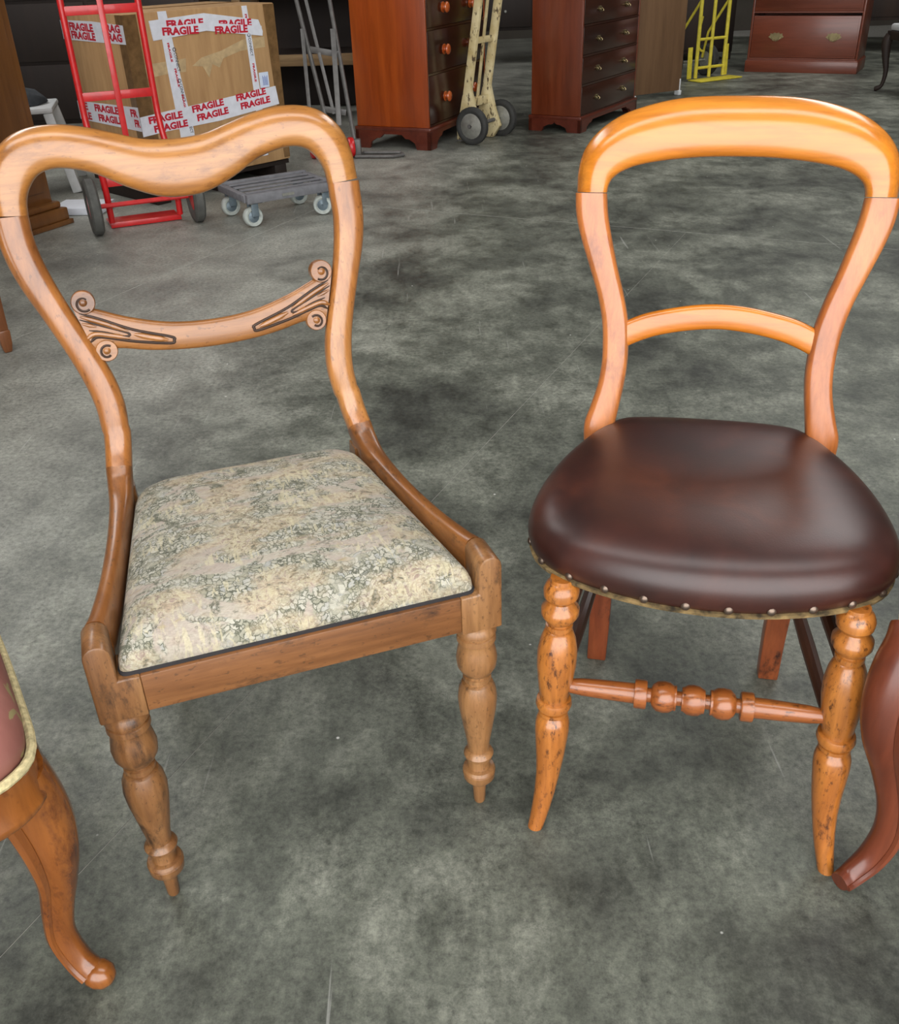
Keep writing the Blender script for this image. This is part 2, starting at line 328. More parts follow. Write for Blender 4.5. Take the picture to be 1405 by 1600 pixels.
# ------------------------------------------------------------------ warehouse shell
XL, XR, YB = -6.0, 7.0, 14.0
fl = MB(); fl.box((.5, (DOOR_Y-5+YB)/2, -.1008), (XR-XL, YB-DOOR_Y+5, .2)); flo = struct(fl.build('floor', DUST, smooth=False), 'power-floated concrete warehouse floor')
U1 = V(.897, -.443, 0).normalized(); N1 = V(.443, .897, 0).normalized(); P1 = V(-.334, 4.86, 0)      # saw-cut joint running across the bay
U2 = N1
def line_s(p): return (p-P1).dot(U1), (p-P1).dot(N1)
j2 = line_s(V(-1.251, 3.529, 0))[0]; j3 = line_s(V(.05, 2.1, 0))[0]
G = .003
def slab(s0, s1, n0, n1, mat):
    c = [P1+U1*s+N1*n for s, n in ((s0, n0), (s1, n0), (s1, n1), (s0, n1))]
    mb = MB(); mb.add(c+[p-V(0, 0, .0008) for p in c], [(0, 1, 2, 3), (0, 4, 5, 1), (1, 5, 6, 2), (2, 6, 7, 3), (3, 7, 4, 0)])
    o = mb.build('slab', mat, flo, smooth=False); return o
slab(-3.6, j2-G, -12.3, -G, CONC); slab(j2+G, j3-.0008, -10, -G, CONC); slab(j3+.0008, 5.6, -8, -G, CONC)
slab(-7, 9, G, 9.3, CONC)
def wall(name, c, s, m=WALLM):
    c = (c[0], c[1], c[2]-.1); s = (s[0], s[1], s[2]+.2); return struct(MB().box(c, s).build(name, m, smooth=False))
wall('wall_back', (.5, YB+.1, ROOF/2), (XR-XL+.4, .2, ROOF)); wall('wall_left', (XL-.1, (DOOR_Y+YB)/2, ROOF/2), (.2, YB-DOOR_Y, ROOF)); wall('wall_right', (XR+.1, (DOOR_Y+YB)/2, ROOF/2), (.2, YB-DOOR_Y, ROOF))
fr = MB(); fr.box((XL/2-1.95, DOOR_Y, ROOF/2), (-XL-3.9, .2, ROOF)); fr.box(((XR+4.5)/2, DOOR_Y, ROOF/2), (XR-4.5, .2, ROOF)); fr.box((.3, DOOR_Y, (4.8+ROOF)/2), (8.4, .2, ROOF-4.8))
struct(fr.build('wall_front', WALLM, smooth=False))
ce = MB(); X0, X1 = XL-.2, XR+.2
for y0, y1, xs in ((DOOR_Y-.1, -.4, [(X0, X1)]), (-.4, 1.0, [(X0, -4), (4, X1)]), (1.0, 3.5, [(X0, X1)]), (3.5, 10, [(X0, -5.2), (-3, 3), (5.2, X1)]), (10, YB+.2, [(X0, X1)])):
    for x0, x1 in xs: ce.box(((x0+x1)/2, (y0+y1)/2, ROOF+.1), (x1-x0, y1-y0, .2))
struct(ce.build('ceiling', ROOFM, smooth=False))
# ------------------------------------------------------------------ chair with scroll-carved cross rail and tapestry slip seat
LC = empty('dining_chair', (-.1838, .9423, 0), .3281, 'honey oak balloon-back chair with carved scroll rail and tapestry seat', 'chair')
lyb = lambda z: .415+.2*(z-.434)
llean = lambda z: -.019*max(0, min(1, (z-.47)/.32))          # the old joints have racked a little to one side
crest = [((0, .888), (0, .812)), ((.04, .891), (.035, .816)), ((.075, .901), (.075, .832)), ((.110, .911), (.110, .851)), ((.150, .918), (.142, .861)),
         ((.188, .916), (.166, .863)), ((.218, .904), (.185, .857)), ((.241, .880), (.199, .842)), ((.252, .848), (.206, .826)), ((.2555, .812), (.2085, .8085))]
def mirror(h): return [((-a[0], a[1]), (-b[0], b[1])) for a, b in reversed(h[1:])]+h
cm = MB(); frame_loft(cm, mirror(crest), lyb, .034, 2.9, llean, 1, 32, 5, .7)
crest_o = cm.build('crest_rail', OAKX, LC, ang=50)
stile = [((.2555, .8108), (.2085, .8073)), ((.2545, .766), (.2085, .766)), ((.246, .724), (.202, .727)), ((.229, .675), (.189, .680)), ((.212, .625), (.172, .628)),
         ((.200, .580), (.158, .583)), ((.1945, .540), (.153, .543)), ((.1955, .507), (.156, .507))]
def lchair_side(sg):
    # stile: from the crest joint down into the scarf joint above the seat
    st = cr([(a[0], a[1], b[0], b[1]) for a, b in stile], 5); rows = []
    for xo, zo, xi, zi in st: rows.append(((V(sg*xo+llean(zo), lyb(zo), zo)+V(sg*xi+llean(zi), lyb(zi), zi))/2, (xo-xi)/2, .017))
    low = cr([(.1757, .4295, .507, .0197, .017), (.1800, .4200, .478, .0193, .018), (.1850, .4040, .452, .019, .020)], 4)[1:]
    rows += [(V(sg*x, y, z), hw, ht) for x, y, z, hw, ht in low]
    def secs(rw, n):
        out = []
        for k, (c, hw, ht) in enumerate(rw):
            t = (rw[min(k+1, len(rw)-1)][0]-rw[max(k-1, 0)][0]).normalized(); x = V(1, 0, 0); x = (x-t*x.dot(t)).normalized(); nv = t.cross(x).normalized()
            out.append(sup(c, x*hw, nv*ht, n, 20))
        return out
    MB().loft(secs(rows, 2.5)).build('stile', OAKZ, LC, ang=50)
    rail = cr([(.1850, .4035, .4510, .019, .020), (.1880, .383, .4310, .018, .024), (.1930, .34, .4080, .0165, .030), (.2040, .25, .3960, .0150, .034), (.2180, .14, .3985, .0145, .035), (.2300, .060, .4055, .0150, .036), (.2365, .030, .4080, .0155, .037)], 5)
    MB().loft(secs([(V(sg*x, y, z), hw, ht) for x, y, z, hw, ht in rail], 3)).build('side_rail', OAKY, LC, ang=50)
    # back leg, raked backwards under the stile
    lg = [(.186, .396, .425, .0175), (.186, .400, .36, .0195), (.185, .415, .25, .019), (.184, .445, .12, .017), (.184, .485, 0, .0155)]
    MB().loft([[V(sg*x+i*h, y+j*h, z) for i, j in ((-1, -1), (1, -1), (1, 1), (-1, 1))] for x, y, z, h in cr(lg, 4)]).build('rear_leg', OAKL, LC)
    # front leg: square block with raised rounded arm end, then the turning
    arc = [(.238+.0155*math.cos(a), .4315+.0155*math.sin(a)) for a in [math.pi*k/8 for k in range(9)]]
    pts = [(.1975, .336), (.2535, .336)]+arc+[(.2225, .394), (.1975, .394)]
    b = MB(); b.prism(pts, lambda x, z: V(sg*x, -.024, z), lambda x, z: V(sg*x, .030, z)); lo = b.build('front_leg', OAKL, LC, bevel=.0025)
    prof = [(.338, .024), (.333, .0245), (.329, .0272), (.323, .0275), (.3195, .0236), (.3175, .0236), (.316, .0262), (.309, .0268), (.306, .0236), (.302, .0232), (.292, .0258), (.277, .0282), (.264, .0268), (.253, .0212), (.2495, .0168), (.2470, .0165), (.2455, .0196), (.2400, .0198), (.2385, .0168), (.2355, .0168),
            (.233, .0215), (.222, .0258), (.205, .0276), (.186, .0262), (.152, .0212), (.122, .0165), (.107, .0154), (.1045, .0190), (.099, .0218), (.0925, .0200), (.0905, .0158), (.074, .0164), (.0725, .0220), (.068, .0240), (.0662, .0218), (.0645, .0240), (.062, .0238), (.053, .0230), (.046, .0180), (.041, .0110), (.036, .0102), (.003, .0084), (0, .007)]
    MB().lathe(prof, (sg*.2255, 0, 0), (0, 0, 1), 28).build('leg_turning', OAKL, lo, ang=38)
for sg in (-1, 1): lchair_side(sg)
MB().box((0, -.009, .3675), (.395, .028, .053)).build('front_rail', OAKR, LC, bevel=.0015)
MB().box((0, .392, .362), (.335, .024, .056)).build('back_rail', OAKR, LC, bevel=.002)
def pad(outline, rings, cen):
    secs = []
    for f, z in rings:
        secs.append([V(cen[0]+(x-cen[0])*f, cen[1]+(y-cen[1])*f, z if not callable(z) else z(x, y)) for x, y in outline])
    return secs
so = []
def rc(c0, c1, c2, r, n=5):        # rounded corner at c1
    a = (Vector(c0)-Vector(c1)).normalized(); b = (Vector(c2)-Vector(c1)).normalized(); c1 = Vector(c1); out = []
    p, q = c1+a*r, c1+b*r
    for k in range(n+1):
        t = k/n; out.append(tuple(p*(1-t)**2+c1*2*t*(1-t)+q*t*t))
    return out
sc_ = [(-.2205, -.0165), (.2205, -.0165), (.169, .398), (-.169, .398)]
poly = []
for i in range(4):
    cpts = rc(sc_[i-1], sc_[i], sc_[(i+1) % 4], .014 if i < 2 else .05); poly += cpts
    nx = rc(sc_[i], sc_[(i+1) % 4], sc_[(i+2) % 4], .014 if (i+1) % 4 < 2 else .05)[0]
    for k in range(1, 10): poly.append(tuple(Vector(cpts[-1]).lerp(Vector(nx), k/10)))
rg = [(.985, .392), (1.0, .400), (.994, .411), (.975, .421), (.945, .429), (.89, .437), (.80, .444), (.65, .450), (.45, .454), (.22, .456), (.04, .4565)]
seat = MB().loft(pad(poly, rg, (0, .18))).build('slip_seat', TAPES, LC, ang=80); seat['label'] = 'tapestry-covered drop-in seat with woven foliage and figures'
MB().loft(pad(poly, [(.97, .392), (1.004, .3925), (1.008, .3985), (.985, .3995)], (0, .18))).build('seat_gap_shade', GAPSHADE, seat, ang=40)  # black band painted as the shaded gap between seat and rail, no real trim
# carved cross rail
def bk(x, z, d=0, yb=lyb, off=-.012): return V(x+off, yb(z)-d, z)
top = cr([(-.189, .690), (-.156, .677), (-.115, .6605), (-.06, .646), (0, .6415), (.06, .646), (.115, .6605), (.156, .677), (.189, .690)], 4)
bot = cr([(-.168, .613), (-.140, .6190), (-.095, .6100), (-.05, .6045), (0, .6025), (.05, .6045), (.095, .6100), (.140, .6190), (.168, .613)], 4)
secs = []
for (x0, z0), (x1, z1) in zip(top, bot):
    a, b = bk(x0, z0), bk(x1, z1); c = (a+b)/2; secs.append(sup(c, (a-b)/2, V(0, -.0085, .0017), 3.2, 16))
xr = MB().loft(secs).build('cross_rail', OAKC, LC, ang=50); xr['label'] = 'dipped cross rail carved with reeds and scrolled ends'
for sg in (-1, 1):
    for (cx, cz, r0, dirn) in ((.1715, .6885, .0165, 1), (.1540, .6190, .0155, -1)):
        c = bk(sg*cx, cz); m = MB(); m.lathe([(-.009, r0*.9), (-.0075, r0), (.0085, r0), (.0098, r0*.93)], c, (0, -.98, .2), 22)
        so_ = m.build('scroll', OAKC, xr, ang=40)
        MB().lathe([(.006, r0*.36), (.0105, r0*.34), (.0125, r0*.2), (.013, r0*.05)], c, (0, -.98, .2), 14).build('scroll_eye', OAKC, so_)
        # raised spiral on the scroll face with the dark groove beside it
        for (nm, mt, d0, rad, ph) in (('scroll_groove', CARVE, .0098, .0019, 2.3),):
            pts = []
            for k in range(30):
                u = k/29; th = ph-u*1.45*math.pi; rr = r0*(.40+.24*u); pts.append(bk(sg*cx+sg*dirn*0+sg*rr*math.cos(th), cz+dirn*rr*math.sin(th), d0))
            MB().tube(pts, rad, 6).build(nm, mt, xr)
    # reeds: dark channels with rounded fillets between them
    def strand(pts, r, mat, nm, d):
        P_ = [(.059+(x-.059)*1.14, z+(x-.1)*.03) for x, z in cr(pts, 6)]; MB().tube([bk(sg*x, z, d) for x, z in P_], [r*min(1, .4+k*.2, .4+(len(P_)-1-k)*.2) for k in range(len(P_))], 8).build(nm, mat, xr)
    strand([(.165, .6745), (.140, .6625), (.105, .6440), (.062, .6285), (.059, .6235), (.064, .6195), (.105, .6275), (.132, .6355), (.150, .6395), (.160, .6330)], .0021, CARVE, 'carved_channel', .0090)
    strand([(.1665, .6660), (.140, .6535), (.112, .6400), (.118, .6365), (.140, .6450), (.158, .6500)], .0016, CARVE, 'carved_channel', .0090)
    strand([(.165, .6700), (.140, .6580), (.112, .6425)], .0036, OAKC, 'reed', .0088)
    strand([(.106, .6375), (.085, .6302), (.066, .6242)], .0046, OAKC, 'reed', .0082)
    strand([(.112, .6330), (.135, .6402), (.152, .6440), (.163, .6385)], .0036, OAKC, 'reed', .0088)
    strand([(.165, .6600), (.148, .6535)], .0030, OAKC, 'reed', .0088)
# ------------------------------------------------------------------ balloon-back chair with brown leather seat
RC = empty('dining_chair', (.3055, .923, 0), -.2369, 'golden birch balloon-back chair with studded brown leather seat and turned legs', 'chair')
ryb = lambda z: .40+.22*(z-.45) if z > .45 else .40+.1*(z-.45)
crest2 = [((0, .9185), (0, .8395)), ((.045, .918), (.042, .8388)), ((.085, .915), (.078, .836)), ((.125, .907), (.110, .832)), ((.163, .894), (.138, .8262)),
          ((.194, .8735), (.158, .818)), ((.214, .848), (.1695, .809)), ((.2215, .819), (.1745, .800)), ((.2217, .7905), (.176, .7905))]
stile2 = [((.2217, .7895), (.176, .7895)), ((.219, .760), (.172, .759)), ((.210, .728), (.164, .726)), ((.195, .688), (.153, .686)), ((.181, .650), (.141, .648)), ((.1715, .612), (.132, .610)),
          ((.168, .575), (.129, .573)), ((.168, .545), (.129, .545)), ((.172, .515), (.132, .515)), ((.181, .482), (.137, .482)), ((.1885, .455), (.141, .455)), ((.187, .42), (.143, .42))]
def balloon(parent, crest, stile, yb, th, n, mc, ms, cross=None, mr=None, legs=None, ml=None):
    m = MB(); frame_loft(m, mirror(crest), yb, th, n, seg=32, roll=1.5); m.build('crest_rail', mc, parent, ang=50)
    for sg in (-1, 1):
        m = MB(); frame_loft(m, stile, yb, th*.95, n, sgn=sg, seg=20); m.build('stile', ms, parent, ang=50)
        if legs: MB().loft([[V(sg*x+i*h, y+j*h, z) for i, j in ((-1, -1), (1, -1), (1, 1), (-1, 1))] for x, y, z, h in cr(legs, 4)]).build('rear_leg', ml, parent, bevel=.003)
    if cross:
        full = [(-a, b, -c, d) for a, b, c, d in reversed(cross[1:])]+cross; secs = []
        for x0, z0, x1, z1 in cr(full, 5):
            a, b = V(x0, yb(z0), z0), V(x1, yb(z1), z1); secs.append(sup((a+b)/2, (a-b)/2, V(0, -.011, .0022), 3.4, 16))
        MB().loft(secs).build('cross_rail', mr, parent, ang=50)
balloon(RC, crest2, stile2, ryb, .034, 3.4, BIRX, BIRZ, [(0, .6415, 0, .606), (.04, .6388, .042, .6025), (.082, .631, .083, .5945), (.112, .623, .112, .5845), (.142, .610, .140, .571)], BIRX,
        [(.160, .398, .44, .020), (.154, .388, .33, .020), (.147, .384, .2, .019), (.145, .388, .1, .0175), (.147, .398, 0, .0165)], BIRD)
half = [(0, .004), (.05, .007), (.10, .017), (.15, .034), (.19, .056), (.219, .087), (.2335, .13), (.2345, .18), (.225, .245), (.207, .31), (.183, .37), (.160, .413), (.138, .437), (.10, .446), (.05, .450), (0, .451)]
hs = cr(half, 3); ol = hs+[(-x, y) for x, y in reversed(hs[1:-1])]
rg2 = [(.95, .3995), (.985, .402), (1.0, .408), (1.012, .418)]+[(1.014*math.cos(a)**.34, .418+.059*math.sin(a)**.85) for a in [math.pi/2*k/16*.985 for k in range(1, 17)]]
RS = MB().loft(pad(ol, rg2, (0, .23))).build('leather_seat', LEATH, RC, ang=80); RS['label'] = 'domed brown leather seat pad'
MB().loft(pad(ol, [(.93, .397), (1.002, .3972), (1.007, .402), (.98, .404)], (0, .23))).build('seat_lining', LININ, RS, ang=40)
MB().loft(pad(ol, [(.70, .374), (.86, .374), (.88, .398), (.70, .398)], (0, .23)), closed=True).build('seat_frame', BIRD, RC, ang=40)
# brass tacks, about 5 cm apart round the pad
step = .0515; st_me = None
cl = [V(x*1.004, .23+(y-.23)*1.004, .4085) for x, y in ol]; L = 0; per = sum((cl[i]-cl[i-1]).length for i in range(len(cl))); step = per/round(per/step); nxt = step/2
for i in range(len(cl)):
    a, b = cl[i], cl[(i+1) % len(cl)]; d = (b-a).length
    while L+d >= nxt:
        p = a.lerp(b, (nxt-L)/d); nrm = V((b-a).y, -(b-a).x, 0).normalized(); nxt += step
        if st_me is None:
            o = MB().lathe([(-.002, .0058), (.0008, .0056), (.0026, .0038), (.0034, .0012)], (0, 0, 0), (1, 0, 0), 10).build('tack', STUD, RS); st_me = o.data
        else:
            o = bpy.data.objects.new('tack', st_me); COL.objects.link(o); o.parent = RS
        o.location = p; o.rotation_euler = (0, 0, math.atan2(nrm.y, nrm.x))
    L += d
prof2 = [(.402, .0155), (.397, .0160), (.393, .0205), (.385, .0237), (.376, .0228), (.3710, .0180), (.3690, .0172), (.3670, .0180), (.358, .0250), (.349, .0250), (.3405, .0195), (.3375, .0160), (.3355, .0160), (.3345, .0182), (.3295, .0182), (.3285, .0160), (.3255, .0160), (.323, .0190), (.311, .0235), (.292, .0268), (.271, .0266), (.242, .0232), (.2185, .0198),
         (.2170, .0190), (.2155, .0235), (.209, .0250), (.2035, .0232), (.2020, .0182), (.1995, .0182), (.1985, .0206), (.1940, .0206), (.1925, .0178), (.1900, .0180), (.187, .0210), (.178, .0234), (.165, .0236), (.145, .0220), (.12, .0196), (.09, .0168), (.06, .0148), (.035, .0132), (.015, .0120), (0, .0110)]
def rleg_c(sg, z):
    x = .1795+.008*(1-z/.41)+.013*max(0, 1-z/.13)**2; y = .115*z+.006*0-.012*max(0, 1-z/.13)**2; return V(sg*x, y+.004, z)
for sg in (-1, 1):
    MB().loft([[rleg_c(sg, z)+V(r*math.cos(2*math.pi*k/26), r*math.sin(2*math.pi*k/26), 0) for k in range(26)] for z, r in prof2]).build('front_leg', BIRL, RC, ang=38)
    for zz, yy in ((.205, 0), (.305, 0)):
        a = rleg_c(sg, zz); MB().tube([a, a.lerp(V(sg*.148, .386, zz+.012), .5), V(sg*.148, .386, zz+.012)], [.0085, .0105, .0085], 10).build('side_stretcher', DARKROD, RC)
a, b = rleg_c(-1, .2385), rleg_c(1, .2385); Ls = (b-a).length
sp = [(.03, .0085), (.10, .0118), (.20, .0132), (.290, .0138), (.2915, .0188), (.298, .0196), (.330, .0196), (.335, .0185), (.337, .0100), (.350, .0098), (.356, .0150), (.372, .0200), (.395, .0214), (.416, .0204), (.432, .0165), (.434, .0170), (.440, .0168), (.442, .0100), (.458, .0098), (.460, .0160), (.466, .0165), (.480, .0198), (.4999, .0208)]
sp = sp+[(1-t, r) for t, r in reversed(sp)]
MB().lathe([(t*Ls, r) for t, r in sp], a, (b-a), 22).build('front_stretcher', BIRS, RC, ang=45)
MB().tube([V(-.148, .386, .26), V(.148, .386, .26)], .010, 10).build('back_stretcher', DARKROD, RC)
# ------------------------------------------------------------------ the two upholstered cabriole chairs at the picture's edges
def cabriole_chair(loc, yaw, label, wm, fl_path, side):
    C = empty('upholstered_chair', loc, yaw, label, 'chair', None)
    half = [(0, -.022), (.09, -.020), (.16, -.012), (.20, .006), (.218, .04), (.214, .12), (.205, .22), (.192, .32), (.175, .40), (.12, .425), (0, .43)]
    hs = cr(half, 3); ol = hs+[(-x, y) for x, y in reversed(hs[1:-1])]
    MB().loft(pad(ol, [(.95, .338), (1.03, .339), (1.048, .346), (1.048, .352), (1.034, .358), (1.034, .392), (1.02, .396), (.95, .398)], (0, .2))).build('seat_rail', wm, C, ang=40)
    s = MB().loft(pad(ol, [(.97, .394), (1.008, .398), (1.022, .425), (1.01, .452), (.97, .470), (.88, .484), (.7, .494), (.4, .50), (.05, .502)], (0, .2))).build('upholstered_seat', PINK, C, ang=80)
    br = pad(ol, [(1.032, .402)], (0, .2))[0]; MB().tube(br, .0055, 8, closed=True).build('braid_trim', BRAID, s)
    M = Matrix.Translation(Vector(loc)) @ Matrix.Rotation(yaw, 4, 'Z'); Mi = M.inverted()
    loc_path = [(Mi @ p, r) for p, r in fl_path]
    for sg in (-side, side):
        f = 1 if sg == side else -1
        pts = cr([(p.x*f, p.y, p.z, r) for p, r in loc_path], 5)
        lg = MB().tube([V(*q[:3]) for q in pts], [q[3] for q in pts], 16, sq=2.5).build('front_leg', wm, C, ang=60)
        e = V(*pts[-1][:3]); pv = V(*pts[-4][:3]); d = (e-pv).normalized(); r = pts[-1][3]
        if side > 0:
            MB().lathe([(-.006, r*.9), (0, r*1.15), (.010, r*1.22), (.020, r*1.05), (.027, r*.6), (.029, r*.2)], V(e.x, e.y, max(e.z, r*1.22))-V(d.x, d.y, 0)*.008, V(d.x, d.y, 0), 18).build('scroll_foot', wm, lg, ang=60)
        # moulded edge running down the inner side of the leg
        MB().tube([V(q[0]-f*side*q[3]*.84, q[1]-q[3]*.66, q[2]) for q in pts[2:-1]], [max(.003, q[3]*.34) for q in pts[2:-1]], 8).build('leg_moulding', wm, lg)
        MB().loft([[V(sg*x+i*h, y+j*h, z) for i, j in ((-1, -1), (1, -1), (1, 1), (-1, 1))] for x, y, z, h in cr([(.175, .40, .40, .018), (.175, .41, .25, .017), (.178, .45, .1, .015), (.18, .49, 0, .014)], 4)]).build('rear_leg', wm, C)
    yb = lambda z: .405+.2*(z-.45)
    balloon(C, crest2, stile2, yb, .032, 2.6, wm, wm, [(0, .6415, 0, .606), (.04, .6388, .042, .6025), (.082, .631, .083, .5945), (.112, .623, .112, .5845), (.142, .610, .140, .571)], wm)
    return C
def path(pts): return [(at(x, y, z), r) for x, y, z, r in pts]
cabriole_chair((-.632, .610, 0), .45, 'pink upholstered chair with amber cabriole leg and scroll foot', WALN,
    path([(22, 1205, .372, .030), (38, 1228, .345, .032), (66, 1272, .295, .031), (84, 1318, .245, .027), (92, 1365, .19, .021), (92, 1412, .135, .0175), (98, 1455, .087, .0155), (124, 1495, .045, .0145), (152, 1520, .022, .0150)]), 1)
cabriole_chair((.694, .742, 0), -.66, 'upholstered chair with plain reddish-brown cabriole leg beside leather chair', REDM,
    path([(1432, 985, .392, .030), (1424, 1010, .378, .030), (1404, 1052, .345, .031), (1388, 1100, .305, .030), (1384, 1150, .26, .0265), (1391, 1200, .205, .022), (1396, 1250, .150, .0195), (1388, 1295, .095, .0185), (1362, 1335, .045, .0165), (1330, 1364, .018, .0140), (1312, 1378, .0135, .0125)]), -1)
# ------------------------------------------------------------------ lettering
def text_mesh(txt, width, height, bold=.0):
    cu = bpy.data.curves.new('lettering', 'FONT'); cu.body = txt; cu.size = 1; cu.offset = bold; cu.resolution_u = 2
    o = bpy.data.objects.new('lettering', cu); COL.objects.link(o); bpy.context.view_layer.update()
    me = bpy.data.meshes.new_from_object(o.evaluated_get(bpy.context.evaluated_depsgraph_get())); bpy.data.objects.remove(o); bpy.data.curves.remove(cu)
    xs = [v.co.x for v in me.vertices]; ys = [v.co.y for v in me.vertices]; x0, x1, y0, y1 = min(xs), max(xs), min(ys), max(ys)
    for v in me.vertices: v.co = ((v.co.x-x0)/(x1-x0)*width, (v.co.y-y0)/(y1-y0)*height, 0)
    return me
# ------------------------------------------------------------------ taped cardboard box
BC = V(-1.44, 5.015, 0); BU = V(.699, .715, 0); BV = V(-.715, .699, 0); BW, BD, BZ0, BZ1 = .885, .60, .10, .872
BOX = empty('cardboard_box', BC, 0, 'large brown cardboard box bound with white fragile tape', 'box')
c = BU*(BW/2)+BV*(BD/2); Mb = Matrix.Translation(V(c.x, c.y, (BZ0+BZ1)/2)) @ Matrix.Rotation(math.atan2(BU.y, BU.x), 4, 'Z')
MB().box((0, 0, 0), (BW, BD, BZ1-BZ0), Mb).build('carton', CARD, BOX, bevel=.006)
MB().box((0, 0, (BZ1-BZ0)/2+.0015), (BW*.985, .004, .003), Mb).build('flap_seam', TAPEB, BOX)
def fr_right(s, z, d=0): q = BU*s-BV*d; return V(q.x, q.y, z)          # the face to the right of the near corner
def fr_left(s, z, d=0): q = BV*s-BU*d; return V(q.x, q.y, z)           # the face to the left of it (s runs away from the corner)
def strip(name, face, pts, mat, d=.0015):
    m = MB(); m.prism(pts, lambda s, z: face(s, z, d), lambda s, z: face(s, z, .0002)); return m.build(name, mat, BOX, smooth=False)
FRAG = text_mesh('FRAGILE', 1, 1, .05); FRAG.materials.append(INKR)
BRND = text_mesh('CONNECT', 1, 1, .015); BRND.materials.append(INKK)
def words(me, face, s, z, width, height, parent, slope=0, d=.0022, flip=False, up=False, nm='lettering'):
    """flat print on a face; the reading direction follows the face as the viewer sees it"""
    o = bpy.data.objects.new(nm, me); COL.objects.link(o); o.parent = parent
    ux = (face(s+1, z)-face(s, z))*(-1 if flip else 1); uz = V(0, 0, 1); a = math.atan(slope)
    if up: ex, ey = (uz*-1)*math.cos(a)+ux*math.sin(a), ux*math.cos(a)+uz*math.sin(a)
    else: ex, ey = ux*math.cos(a)+uz*math.sin(a), uz*math.cos(a)-ux*math.sin(a)
    p = face(s, z, d); n = ex.cross(ey)
    o.matrix_local = Matrix(((ex.x*width, ey.x*height, n.x, p.x), (ex.y*width, ey.y*height, n.y, p.y), (ex.z*width, ey.z*height, n.z, p.z), (0, 0, 0, 1)))
    return o
# corner and edge parcel tape
strip('parcel_tape', fr_right, [(0, .11), (.085, .11), (.075, .868), (0, .868)], TAPEB); strip('parcel_tape', fr_left, [(0, .11), (.05, .11), (.06, .868), (0, .868)], TAPEB, .0012)
strip('parcel_tape', fr_right, [(.845, .11), (.884, .11), (.884, .868), (.815, .868)], TAPEB)
strip('torn_tape', fr_right, [(.34, .622), (.40, .615), (.43, .56), (.46, .62), (.50, .60), (.53, .64), (.64, .665), (.80, .67), (.80, .72), (.66, .715), (.52, .675), (.40, .655)], TAPER, .001)
strip('torn_tape', fr_right, [(.06, .59), (.19, .60), (.30, .60), (.31, .66), (.18, .655), (.05, .65)], TAPER, .0008)
t1 = strip('fragile_tape', fr_right, [(.145, .750), (.45, .772), (.79, .724), (.795, .745), (.775, .800), (.45, .850), (.138, .836)], TAPEW, .003)
for s0, s1 in ((.215, .425), (.515, .715)):
    words(FRAG, fr_right, s0+.015, .797-.02*(s0 > .4), s1-s0, .036, t1, -.02, .0034); 
t1b = strip('fragile_tape', fr_right, [(.145, .750), (.45, .772), (.79, .724), (.790, .770), (.45, .808), (.14, .805)], TAPEW, .0042)
for s0, s1 in ((.20, .405), (.50, .70)): words(FRAG, fr_right, s0, .768-.016*(s0 > .4), s1-s0, .036, t1b, -.03, .0046)
v1 = strip('fragile_tape', fr_right, [(.205, .14), (.290, .14), (.291, .33), (.262, .60), (.240, .872), (.192, .872), (.197, .60), (.209, .334)], TAPEW, .0022)
v2 = strip('fragile_tape', fr_right, [(.690, .14), (.735, .14), (.733, .471), (.713, .868), (.681, .868), (.692, .475)], TAPEW, .0022)
for z, s in ((.735, .228), (.62, .245), (.50, .262)): words(FRAG, fr_right, s-.022+.01, z, .085, .012, v1, .08, .0027, up=True)
for z, s in ((.69, .243), (.55, .245), (.40, .26)): words(BRND, fr_right, s+.002, z, .085, .017, v1, .08, .0027, up=True)
for z, s in ((.83, .694), (.60, .703)): words(FRAG, fr_right, s, z, .09, .013, v2, .03, .0027, up=True)
for z, s in ((.72, .697),): words(BRND, fr_right, s, z, .085, .017, v2, .03, .0027, up=True)
for z, s in ((.70, .251), (.56, .253), (.73, .704)):
    m = MB(); m.tube([fr_right(s+.008*math.cos(k*math.pi/6), z+.004+.008*math.sin(k*math.pi/6), .003) for k in range(12)], .0018, 5, closed=True); m.build('tape_emblem', INKK, v1 if s < .5 else v2)
t2 = strip('fragile_tape', fr_right, [(.0, .335), (.14, .344), (.45, .352), (.848, .387), (.836, .478), (.45, .452), (.134, .434), (.0, .425)], TAPEW, .003)
for s0 in (.055, .31, .585):
    sl = .03 if s0 < .2 else .075
    zz = .388 if s0 < .2 else (.408 if s0 < .4 else .430)
    words(FRAG, fr_right, s0-.01, zz, .195, .034, t2, sl, .0034); words(FRAG, fr_right, s0+.012, zz-.043, .195, .034, t2, sl, .0034)
t3 = strip('fragile_tape', fr_left, [(.0, .745), (.55, .750), (.598, .752), (.598, .838), (.30, .838), (.0, .826)], TAPEW, .002)
FRA4 = text_mesh('FRAG', 1, 1, .05); FRA4.materials.append(INKR); ILE = text_mesh('ILE', 1, 1, .05); ILE.materials.append(INKR); FR2 = text_mesh('FR', 1, 1, .05); FR2.materials.append(INKR)
for me_, s0, wd in ((FRAG, .515, .235), (FRA4, .185, .155)):
    words(me_, fr_left, s0, .795, wd, .036, t3, -.02, .0025, flip=True); words(me_, fr_left, s0-.006, .757, wd, .036, t3, -.02, .0025, flip=True)
t4 = strip('fragile_tape', fr_left, [(.0, .36), (.598, .372), (.598, .462), (.0, .470)], TAPEW, .002)
for me_, s0, wd in ((ILE, .585, .09), (FRAG, .425, .235), (FR2, .075, .065)):
    words(me_, fr_left, s0, .423, wd, .036, t4, .0, .0025, flip=True); words(me_, fr_left, s0-.022, .377, min(wd, s0-.024), .036, t4, .0, .0025, flip=True)
lb = strip('address_label', fr_right, [(.738, .478), (.797, .478), (.797, .552), (.738, .552)], LABEL, .0036)
